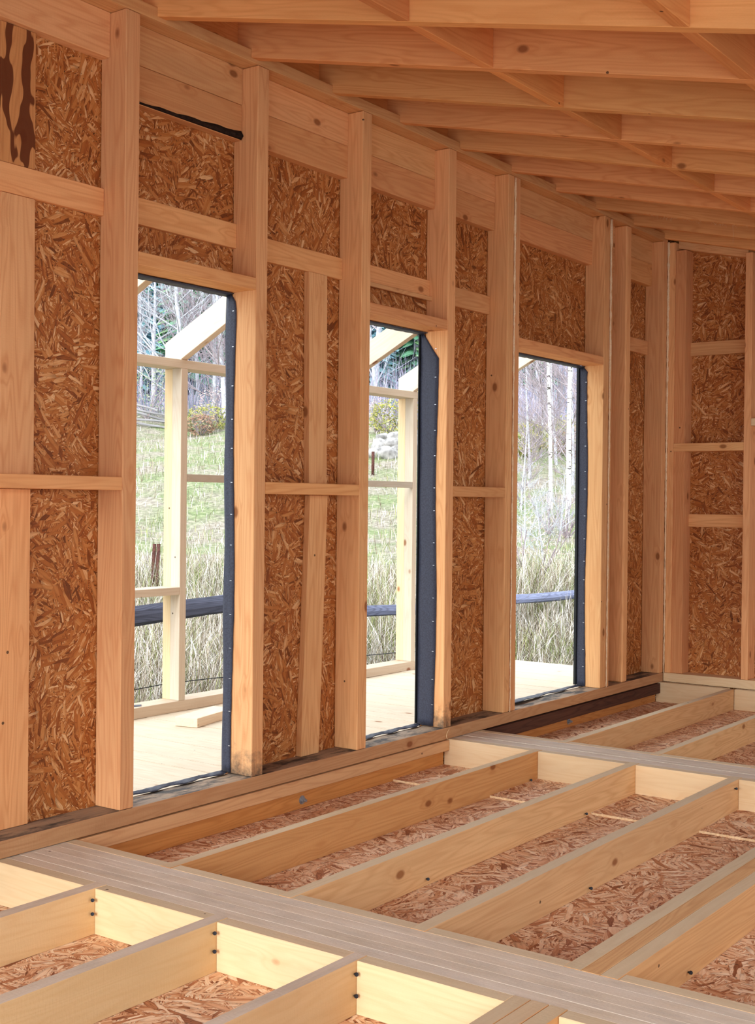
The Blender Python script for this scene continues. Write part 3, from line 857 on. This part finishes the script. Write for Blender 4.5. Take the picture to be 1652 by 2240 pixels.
c = k.mix(k.n('ShaderNodeMapRange', {0: dpt, 1: 45.5, 2: 48.5}).outputs[0], c, hazy_litter)
c = k.mix(k.n('ShaderNodeMapRange', {0: dpt, 1: 14.0, 2: 19.0, 3: .75, 4: 0.0}).outputs[0], c, rgb(84, 80, 58))
k.link(c, k.b.inputs['Base Color'])
k.b.inputs['Roughness'].default_value = .95
bp = k.n('ShaderNodeBump', {'Strength': .8, 'Distance': .08, 'Height': n2.outputs[0]})
k.link(bp.outputs[0], k.b.inputs['Normal'])
gr = mesh_obj('ground', V, F, k.m, None, None, True)
struct(gr)

# grass: one mesh of countless blades with a colour per blade
def vcol_mat(name, rough=.8, transl=0.0):
    k = NT(name)
    a = k.n('ShaderNodeVertexColor', layer_name='Col')
    k.link(a.outputs[0], k.b.inputs['Base Color'])
    k.b.inputs['Roughness'].default_value = rough
    return k.m
def leafmesh(name, V, F, C, mat):
    me = bpy.data.meshes.new(name)
    me.from_pydata(V, [], F)
    at = me.color_attributes.new('Col', 'FLOAT_COLOR', 'POINT')
    flat = []
    for cc in C:
        flat += [cc[0], cc[1], cc[2], 1.0]
    at.data.foreach_set('color', flat)
    me.materials.append(mat)
    o = bpy.data.objects.new(name, me)
    COL.objects.link(o)
    return o
def world_at(d, side):
    return d * CY - side * SY, d * SY + side * CY + CAM.y
STRAW = [rgb(214, 208, 200), rgb(198, 188, 172), rgb(172, 160, 140), rgb(228, 224, 220), rgb(132, 118, 98), rgb(92, 78, 64)]
GREEN = [rgb(128, 138, 76), rgb(104, 120, 64), rgb(156, 162, 102)]
rnd = random.Random(11)
V, F, C = [], [], []
def blade(x, y, z, L, wdt, lean, ang, col):
    i = len(V)
    dx, dy = math.cos(ang), math.sin(ang)
    px, py = -dy * wdt, dx * wdt
    for t, ww in ((0, 1), (.45, .8), (.8, .5)):
        lx = lean * t * t * L
        V.append((x + dx * lx - px * ww, y + dy * lx - py * ww, z + L * t * (1 - .25 * lean * t)))
        V.append((x + dx * lx + px * ww, y + dy * lx + py * ww, z + L * t * (1 - .25 * lean * t)))
        C.append(col); C.append(col)
    V.append((x + dx * lean * L, y + dy * lean * L, z + L * (1 - .3 * lean)))
    C.append(col)
    F.append((i, i + 1, i + 3, i + 2)); F.append((i + 2, i + 3, i + 5, i + 4)); F.append((i + 4, i + 5, i + 6))
cnt = 0
while cnt < 62000:
    d = rnd.uniform(7.3, 17) if rnd.random() < .72 else rnd.uniform(17, 45)
    # view sectors of the three doorways, a generous margin on each side
    side = rnd.uniform(-.26, .26) * d
    x, y = world_at(d, side)
    if x < 9.15 and y < 2.0:
        continue
    z = gz(x, y)
    cl = noise.noise(Vector((x * .5, y * .5, 3)))
    if d < 17:
        L = rnd.uniform(.25, .75) * (1 + .4 * cl) * (1.0 if d < 13 else 1.15)
        if y < 3.3:
            L *= .55
        wdt = rnd.uniform(.0018, .0042)
    else:
        L = rnd.uniform(.08, .3)
        wdt = rnd.uniform(.003, .007)
        if cl < -.05 and rnd.random() < .6:
            continue
    green = rnd.random() < (.35 if cl > .1 else .12) * (1.3 if d < 10 else 1)
    col = rnd.choice(GREEN if green else STRAW)
    blade(x, y, z - .02, L, wdt, rnd.uniform(.1, .95), rnd.uniform(0, 6.28), col)
    cnt += 1
g = leafmesh('tall_grass', V, F, C, vcol_mat('grass_blade'))
tag(g, 'tall dry straw-coloured grass growing beyond the veranda deck', 'grass')
g['kind'] = 'stuff'

# fence of grey rails beyond the deck, cable, rusty stakes
def log(name, p0, p1, ry, rz_, mat, lab, grp, seed):
    rnd = random.Random(seed)
    N = 14
    V, F = [], []
    p0, p1 = Vector(p0), Vector(p1)
    d = (p1 - p0).normalized()
    s = Vector((-d.y, d.x, 0)).normalized()
    L = (p1 - p0).length
    for i in range(N + 1):
        t = i / N
        cpt = Vector((t * L, 0, -.012 * math.sin(t * 5 + seed * 2)))
        for q in range(10):
            a = 2 * math.pi * q / 10
            r_ = 1 + .10 * math.sin(a * 3 + t * 4 + seed) + rnd.uniform(-.03, .03)
            V.append(cpt + Vector((0, math.cos(a) * ry * r_, math.sin(a) * rz_ * r_)))
        if i:
            for q in range(10):
                F.append(((i - 1) * 10 + q, (i - 1) * 10 + (q + 1) % 10, i * 10 + (q + 1) % 10, i * 10 + q))
    F.append(tuple(range(9, -1, -1))); F.append(tuple(N * 10 + q for q in range(10)))
    o = mesh_obj(name, V, F, mat, None, None, False)
    R = Matrix((d, s, d.cross(s))).transposed().to_4x4()
    R.translation = p0
    o.matrix_basis = R
    return tag(o, lab, 'fence rail', grp)
log('fence_rail', (5.9, 3.2, .345), (8.55, 3.2, .39), .05, .074, M_FENCE, 'thick dark split log fence rail seen through the nearest doorway', 'fence rails beyond the deck', 1)
log('fence_rail', (8.62, 3.2, .215), (11.6, 3.2, .135), .045, .052, M_FENCE, 'thinner grey fence rail seen through the middle doorway', 'fence rails beyond the deck', 2).color = (1.7, 1.7, 1.75, 1)
log('fence_rail', (11.72, 3.2, .168), (14.8, 3.2, .135), .045, .052, M_FENCE, 'light grey fence rail seen through the third doorway', 'fence rails beyond the deck', 3).color = (2.6, 2.6, 2.7, 1)
for x in (8.58, 11.66, 14.6):
    o = tube('fence_post', [(x, 3.28, gz(x, 3.28) - .2), (x, 3.28, .5)], .05, M_FENCE, 10)
    tag(o, 'weathered fence post holding the grey rails beyond the deck', 'fence post', 'fence posts beyond the deck')
pts = [(5.5 + q * .45, 2.35, -.02 + .018 * math.sin(q * 1.3) - .004 * q) for q in range(9)]
o = tube('fence_wire', pts, .0035, plain('black_wire', rgb(28, 28, 32), None, 30, .5), 6)
tag(o, 'dark wire strung low beyond the veranda sole plate', 'wire')
RUST = plain('rusted_steel', rgb(92, 56, 48), rgb(60, 34, 30), 40, .8, .3)
def stake(d, px, h, lab, lean=.03, wd=.03):
    side = -(px - 826) / 2761 * d
    x, y = world_at(d, side)
    z = gz(x, y) - .05
    o = tube('steel_stake', [(x, y, z), (x + lean, y, z + h)], wd, RUST, 8)
    tag(o, lab, 'stake', 'rusty stakes in the meadow')
stake(15, 332, .95, 'left of two leaning rusty stakes in the meadow, nearest doorway', .05, .022)
stake(15, 341, .95, 'right of two leaning rusty stakes in the meadow, nearest doorway', .05, .022)
stake(32, 815, .65, 'small rusty stake beside the boulders, middle doorway', 0, .04)

# ------------------------------------------------------------ boulders
ROCK = plain('pale_granite', rgb(172, 170, 168), rgb(118, 116, 114), 6, .9, .6, 0, .03)
def boulder(x, y, s, seed, lab):
    bm = bmesh.new()
    bmesh.ops.create_icosphere(bm, subdivisions=3, radius=1)
    for v in bm.verts:
        n_ = noise.noise(v.co * 1.1 + Vector((seed * 3.1, 0, 0))) * .35 + noise.noise(v.co * 3 + Vector((seed, 5, 0))) * .1
        v.co = v.co * (1 + n_)
        v.co.x *= s * 1.15; v.co.y *= s; v.co.z *= s * .72
    me = bpy.data.meshes.new('boulder')
    bm.to_mesh(me); bm.free()
    me.polygons.foreach_set('use_smooth', [True] * len(me.polygons))
    me.materials.append(ROCK)
    o = bpy.data.objects.new('boulder', me)
    COL.objects.link(o)
    o.location = (x, y, gz(x, y) + s * .3)
    o.rotation_euler = (0, 0, seed)
    tag(o, lab, 'boulder', 'pale boulders heaped in the meadow')
rnd = random.Random(5)
for i, (px, d, sz) in enumerate(((822, 34.6, .24), (846, 34.4, .30), (872, 34.7, .26), (897, 34.5, .30), (922, 34.6, .26), (944, 34.4, .24),
                                 (832, 35.6, .26), (858, 35.5, .30), (884, 35.6, .24), (911, 35.6, .30), (838, 36.6, .22), (866, 36.5, .26), (900, 36.6, .28))):
    x, y = world_at(d, -(px - 826) / 2761 * d)
    boulder(x, y, sz, i, 'pale rounded boulder in the heap seen through the middle doorway')

# ------------------------------------------------------------ trees
BARE = plain('grey_bark', rgb(196, 198, 204), rgb(158, 160, 168), 8, .9, .2)
BIRCH = None
k = NT('birch_bark')
tc = k.n('ShaderNodeTexCoord')
n1 = k.n('ShaderNodeTexNoise', {'Vector': k.n('ShaderNodeMapping', {0: tc.outputs['Object'], 3: (6, 6, 26)}).outputs[0], 'Scale': 1.0, 'Detail': 3.0})
c = k.ramp(n1.outputs[0], [(.36, rgb(60, 54, 52)), (.42, rgb(232, 228, 222)), (1, rgb(246, 244, 240))])
k.link(c, k.b.inputs['Base Color'])
BIRCH = k.m
TWIG = plain('twig_bark', rgb(176, 164, 168), rgb(140, 128, 134), 8, .9, .1)

def branch(V, F, p, d, L, r, lvl, rnd, up=.25):
    n = 5 if lvl == 0 else 3
    steps = 6 if lvl == 0 else 4
    pts, rad = [p.copy()], [r]
    q = p.copy(); dd = d.copy()
    for i in range(steps):
        dd = (dd + Vector((rnd.uniform(-1, 1), rnd.uniform(-1, 1), rnd.uniform(-.5, 1) * up * 2)) * (.10 if lvl == 0 else .22)).normalized()
        q = q + dd * L / steps
        pts.append(q.copy()); rad.append(max(r * (1 - .80 * (i + 1) / steps), .006))
    tube_geo(V, F, pts, rad, n, False)
    return pts, rad
def bare_tree(name, H, r, rnd, spread=.8, nb=18, lv=2, start=.25, tw=1.0, wobble=.05):
    """returns (trunk V,F),(twigs V,F)"""
    TV, TF, BV, BF = [], [], [], []
    pts, rad = [Vector((0, 0, -.3))], [r]
    d = Vector((0, 0, 1)); p = Vector((0, 0, -.3))
    N = 10
    for i in range(N):
        d = (d + Vector((rnd.uniform(-1, 1), rnd.uniform(-1, 1), 0)) * wobble).normalized()
        p = p + d * (H + .3) / N
        pts.append(p.copy()); rad.append(r * (1 - .88 * (i + 1) / N))
    tube_geo(TV, TF, pts, rad, 7, False)
    def at(t):
        f = t * N; i = min(int(f), N - 1)
        return pts[i].lerp(pts[i + 1], f - i), rad[i] * (1 - (f - i)) + rad[i + 1] * (f - i)
    for b in range(nb):
        t = start + (1 - start) * (b + rnd.random()) / nb
        p, rr_ = at(min(t, .98))
        a = rnd.uniform(0, 6.28)
        el = rnd.uniform(.35, .9)
        dd = Vector((math.cos(a) * math.cos(el), math.sin(a) * math.cos(el), math.sin(el)))
        L = H * spread * (1.15 - t) * rnd.uniform(.35, .62)
        bp_, br_ = branch(BV, BF, p, dd, L, rr_ * .42 * tw, 1, rnd)
        for s in range(7):
            f = rnd.uniform(.2, 1) * (len(bp_) - 1); i = min(int(f), len(bp_) - 2)
            q = bp_[i].lerp(bp_[i + 1], f - i)
            d2 = (dd + Vector((rnd.uniform(-1, 1), rnd.uniform(-1, 1), rnd.uniform(-.2, 1))) * .7).normalized()
            b2, r2 = branch(BV, BF, q, d2, L * rnd.uniform(.25, .5), br_[i] * .55, 2, rnd)
            if lv > 2:
                for s2 in range(4):
                    f = rnd.uniform(.2, 1) * (len(b2) - 1); i2 = min(int(f), len(b2) - 2)
                    q2 = b2[i2].lerp(b2[i2 + 1], f - i2)
                    d3 = (d2 + Vector((rnd.uniform(-1, 1), rnd.uniform(-1, 1), rnd.uniform(-.2, 1))) * .8).normalized()
                    branch(BV, BF, q2, d3, L * rnd.uniform(.12, .25), r2[i2] * .6, 3, rnd)
    return (TV, TF), (BV, BF)
def mk(name, V, F, mat):
    me = bpy.data.meshes.new(name)
    me.from_pydata([tuple(v) for v in V], [], F)
    me.polygons.foreach_set('use_smooth', [True] * len(me.polygons))
    me.materials.append(mat)
    o = bpy.data.objects.new(name, me)
    COL.objects.link(o)
    return o
def make_tree(name, H, r, seed, tm, bmt, lab, cat, grp, **kw):
    (TV, TF), (BV, BF) = bare_tree(name, H, r, random.Random(seed), **kw)
    root = bpy.data.objects.new(name, None)
    COL.objects.link(root)
    a = mk('trunk', TV, TF, tm); b = mk('branches', BV, BF, bmt)
    a.parent = root; b.parent = root
    tag(root, lab, cat, grp)
    return root
def copy_tree(root, loc, rot, sc, lab=None, grp=None):
    r = root.copy(); COL.objects.link(r)
    r.location = loc; r.rotation_euler = (0, 0, rot); r.scale = (sc, sc, sc)
    for ch in list(root.children):
        c_ = ch.copy(); COL.objects.link(c_); c_.parent = r
    if lab: r['label'] = lab
    if grp: r['group'] = grp
    return r
def place(o, d, px, sc=1.0, rot=0.0):
    x, y = world_at(d, -(px - 826) / 2761 * d)
    o.location = (x, y, gz(x, y) - .1)
    o.rotation_euler = (0, 0, rot)
    o.scale = (sc, sc, sc)
t1 = make_tree('birch_tree', 9.5, .048, 21, BIRCH, TWIG, 'left of the two white-trunked birches in the third doorway', 'birch', 'birches in the meadow', nb=26, lv=3, start=.12, spread=.5, tw=.6, wobble=.035)
place(t1, 27, 1206)
t2 = make_tree('birch_tree', 10.5, .055, 22, BIRCH, TWIG, 'right of the two white-trunked birches in the third doorway', 'birch', 'birches in the meadow', nb=26, lv=3, start=.15, spread=.5, tw=.6, wobble=.045)
place(t2, 25, 1238)
P1 = make_tree('bare_tree', 9, .13, 31, BARE, BARE, 'leafless grey tree standing at the meadow edge', 'tree', 'leafless trees at the meadow edge', nb=30, lv=3, start=.1, spread=1.0)
place(P1, 46, 395)
P2 = make_tree('bare_tree', 8, .10, 32, BARE, TWIG, 'leafless grey tree standing at the meadow edge', 'tree', 'leafless trees at the meadow edge', nb=34, lv=3, start=.08, spread=.9)
place(P2, 47, 465, 1, 1)
rnd = random.Random(9)
k2 = 0
for px in (305, 335, 430, 490, 520, 820, 1150, 1175, 1262, 1300):
    r = copy_tree(rnd.choice((P1, P2)), (0, 0, 0), 0, 1)
    place(r, rnd.uniform(44, 54), px, rnd.uniform(.6, 1.1), rnd.uniform(0, 6))

for px, d, sc_ in ((1140, 27, .30), (1158, 31, .42), (1180, 34, .5), (1216, 33, .46), (1252, 30, .42), (1270, 26, .30), (1225, 23, .16), (1150, 21, .17), (1190, 19, .15)):
    r = copy_tree(P2 if d > 25 else P1, (0, 0, 0), 0, 1, 'slender young leafless tree around the birches in the third doorway', 'young leafless trees around the birches')
    place(r, d, px, sc_, rnd.uniform(0, 6))

# conifers
def conifer_mesh(H, R, rnd, layers=16, cols=None):
    V, F, C = [], [], []
    for l in range(layers):
        t = l / layers
        z = H * (.06 + .92 * t)
        rad = R * (1 - t) ** .85 + .1
        nn = int(16 + 14 * (1 - t))
        for i in range(nn):
            a = rnd.uniform(0, 6.28)
            rl = rad * rnd.uniform(.6, 1.15)
            col = rnd.choice(cols)
            wd_ = rl * .16
            for s in (0,):
                j = len(V)
                ca, sa = math.cos(a), math.sin(a)
                dz = -.32 * rl
                lift = rnd.uniform(-.04, .04) * H
                V += [(ca * rl * .08, sa * rl * .08, z + lift), (ca * rl * .6 - sa * wd_, sa * rl * .6 + ca * wd_, z + dz * .55 + lift), (ca * rl, sa * rl, z + dz + lift), (ca * rl * .6 + sa * wd_, sa * rl * .6 - ca * wd_, z + dz * .55 + lift), (ca * rl * .55, sa * rl * .55, z + dz * .3 + lift)]
                C += [col] * 5
                F += [(j, j + 1, j + 4), (j + 1, j + 2, j + 4), (j + 2, j + 3, j + 4), (j + 3, j, j + 4)]
    return V, F, C
LM = vcol_mat('conifer_needles')
def make_conifer(H, R, seed, cols, lab, grp):
    rnd = random.Random(seed)
    root = bpy.data.objects.new('conifer', None); COL.objects.link(root)
    V, F, C = conifer_mesh(H, R, rnd, 20, cols)
    f = leafmesh('foliage', V, F, C, LM); f.parent = root
    TV, TF = [], []
    tube_geo(TV, TF, [(0, 0, -.5), (0, 0, H * .95)], [.02 * H, .003 * H], 6)
    t = mk('trunk', TV, TF, BARE); t.parent = root
    tag(root, lab, 'conifer', grp)
    return root
CG = [rgb(78, 130, 98), rgb(100, 152, 116), rgb(58, 104, 82), rgb(130, 172, 120)]
CB_HAZE = [rgb(112, 152, 156), rgb(134, 168, 174), rgb(94, 132, 144)]  # needle colours with the blue of distant haze mixed in
c1 = make_conifer(13, 2.6, 41, CG, 'green conifer on the forested hillside beyond the meadow', 'conifers on the hillside')
place(c1, 66, 330)
c2 = make_conifer(14, 2.2, 42, CB_HAZE, 'bluish conifer on the forested hillside beyond the meadow', 'bluish conifers on the hillside')
place(c2, 80, 900)
for px, d, sc_ in ((300, 53, .6), (352, 60, .8), (412, 58, .5), (478, 64, .8), (820, 58, .62), (842, 66, .5), (906, 60, .66), (1150, 60, .5), (1175, 55, .42)):
    r = copy_tree(c1 if px % 4 else c2, (0, 0, 0), 0, 1)
    place(r, d, px, sc_, px)
BT = make_tree('bare_tree', 11, .12, 35, BARE, TWIG, 'leafless tree on the forested hillside beyond the meadow', 'tree', 'leafless trees on the hillside', nb=22, lv=2, start=.2, spread=.7, tw=1.2)
place(BT, 70, 870)
rnd = random.Random(77)
used = []
secs = ((270, 530), (790, 960), (1110, 1320))
for i in range(330):
    s = secs[i % 3]
    px = rnd.uniform(*s)
    d = 56 + 230 * rnd.random() ** 1.3
    if s[0] == 1110 and d < 75:
        d += 25
    x_, y_ = world_at(d, -(px - 826) / 2761 * d)
    if any((x_ - a_) ** 2 + (y_ - b_) ** 2 < 9 for a_, b_ in used):
        continue
    used.append((x_, y_))
    pc = .55 if s[0] == 270 else .38
    if rnd.random() < pc:
        r = copy_tree(c1 if rnd.random() < .5 else c2, (0, 0, 0), 0, 1)
    else:
        r = copy_tree(BT, (0, 0, 0), 0, 1)
    place(r, d, px, rnd.uniform(.6, 1.15), rnd.uniform(0, 6))

rnd = random.Random(15)
V, F, C = [], [], []
BR_HAZE = [rgb(168, 160, 184), rgb(146, 140, 164), rgb(192, 190, 206), rgb(124, 122, 142), rgb(160, 148, 150), rgb(108, 138, 138)]  # twig colours shifted to violet grey, painting in the hillside haze
for i in range(20000):
    s_ = secs[i % 3]
    d = 46 + 190 * rnd.random() ** 1.5
    x, y = world_at(d, -(rnd.uniform(s_[0] - 30, s_[1] + 30) - 826) / 2761 * d)
    L = rnd.uniform(.4, 2.4)
    blade(x, y, gz(x, y) - .1, L, rnd.uniform(.006, .016) * (d / 60) ** .5, rnd.uniform(.0, .7), rnd.uniform(0, 6.28), rnd.choice(BR_HAZE))
g2 = leafmesh('understory_thicket', V, F, C, vcol_mat('thicket_twigs'))
tag(g2, 'pale leafless thicket covering the hillside between the trees', 'thicket')
g2['kind'] = 'stuff'

# bushes
def bush_mesh(R, H, rnd, cols, n=900, leaf=.05):
    V, F, C = [], [], []
    for i in range(n):
        u = Vector((rnd.gauss(0, 1), rnd.gauss(0, 1), rnd.gauss(0, 1))).normalized() * rnd.uniform(.55, 1.0) ** .5
        nz = 1 + .3 * noise.noise(u * 2.2)
        p = Vector((u.x * R * nz, u.y * R * nz, H * .5 + u.z * H * .5 * nz))
        if p.z < 0: continue
        a = Vector((rnd.uniform(-1, 1), rnd.uniform(-1, 1), rnd.uniform(-1, 1))).normalized() * leaf * rnd.uniform(.6, 1.6)
        b = a.orthogonal().normalized() * leaf * .5
        col = rnd.choice(cols)
        j = len(V)
        V += [p - a, p + b, p + a, p - b]
        C += [col] * 4
        F.append((j, j + 1, j + 2, j + 3))
    return V, F, C
def bush(d, px, R, H, cols, seed, lab, name='bush', leaf=.05, n=1000):
    rnd = random.Random(seed)
    x, y = world_at(d, -(px - 826) / 2761 * d)
    root = empty(name, (x, y, gz(x, y) - .05))
    V, F, C = bush_mesh(R, H, rnd, cols, n, leaf)
    f = leafmesh('foliage', V, F, C, LM); f.parent = root
    BV, BF = [], []
    for i in range(14):
        a = rnd.uniform(0, 6.28)
        branch(BV, BF, Vector((0, 0, 0)), Vector((math.cos(a) * .6, math.sin(a) * .6, 1)).normalized(), H * 1.05, .02, 1, rnd)
    t = mk('stems', BV, BF, TWIG); t.parent = root
    tag(root, lab, 'bush')
OL = [rgb(128, 132, 66), rgb(150, 148, 80), rgb(98, 108, 52), rgb(170, 160, 92)]
RD = [rgb(150, 118, 98), rgb(172, 138, 112), rgb(128, 100, 84), rgb(126, 134, 96)]
PK = [rgb(190, 170, 160), rgb(170, 140, 136), rgb(206, 190, 176)]
bush(38.5, 851, .62, 1.15, OL, 1, 'rounded olive-green juniper behind the boulders, middle doorway')
bush(39, 921, .45, 1.6, [rgb(150, 140, 40), rgb(120, 124, 50), rgb(190, 160, 50)], 2, 'yellow-green juniper right of the post in the middle doorway')
bush(39.5, 822, .55, 1.1, PK, 3, 'pinkish leafless shrub at the left side of the middle doorway', leaf=.03, n=700)
bush(43, 452, .8, 1.0, OL, 4, 'green shrub at the meadow edge right of the nearest doorway post')
bush(42, 436, .55, .8, RD, 5, 'rusty-leaved shrub at the meadow edge beside the veranda post')
bush(44, 480, .9, 1.5, PK, 6, 'pale leafless shrub at the right of the nearest doorway view', leaf=.03)
bush(45, 320, 1.2, 2.0, [rgb(96, 116, 84), rgb(128, 140, 110), rgb(160, 160, 140)], 7, 'grey-green thicket behind the log pile')
bush(34, 1150, .55, 1.0, OL, 8, 'olive shrub at the left of the third doorway view')
bush(36, 1222, .9, 1.0, OL, 9, 'low olive juniper between the birches')
bush(35, 1262, .7, .9, RD, 10, 'reddish shrub right of the birches')
bush(24.2, 1200, .5, .9, PK, 13, 'pinkish twiggy shrub at the foot of the left birch', leaf=.015, n=500)
bush(23.6, 1240, .5, .9, PK, 14, 'pinkish twiggy shrub at the foot of the right birch', leaf=.015, n=500)
bush(17, 1165, .5, .9, PK, 12, 'pinkish twiggy shrub in the grass of the third doorway', leaf=.012, n=500)
# old log fence at the meadow edge
LOGM = wood('silvery_log', rgb(150, 148, 150), rgb(90, 88, 90))
for i in range(5):
    xa, ya = world_at(43.5 + i * .1, -(285 - 826) / 2761 * 43)
    xb, yb = world_at(43.5 + i * .1, -(352 - 826) / 2761 * 43)
    za = gz(xa, ya)
    rnd = random.Random(i)
    log('stacked_log', (xa, ya, za + .10 + i * .15 + rnd.uniform(-.04, .04)), (xb + rnd.uniform(-.5, .5), yb, za - .05 + i * .13 + rnd.uniform(-.10, .10)), .045, .04, LOGM,
        'silvery log, %s of five stacked at the meadow edge' % ('lowest', 'second from bottom', 'middle', 'second from top', 'topmost')[i], 'silvery logs at the meadow edge', i)
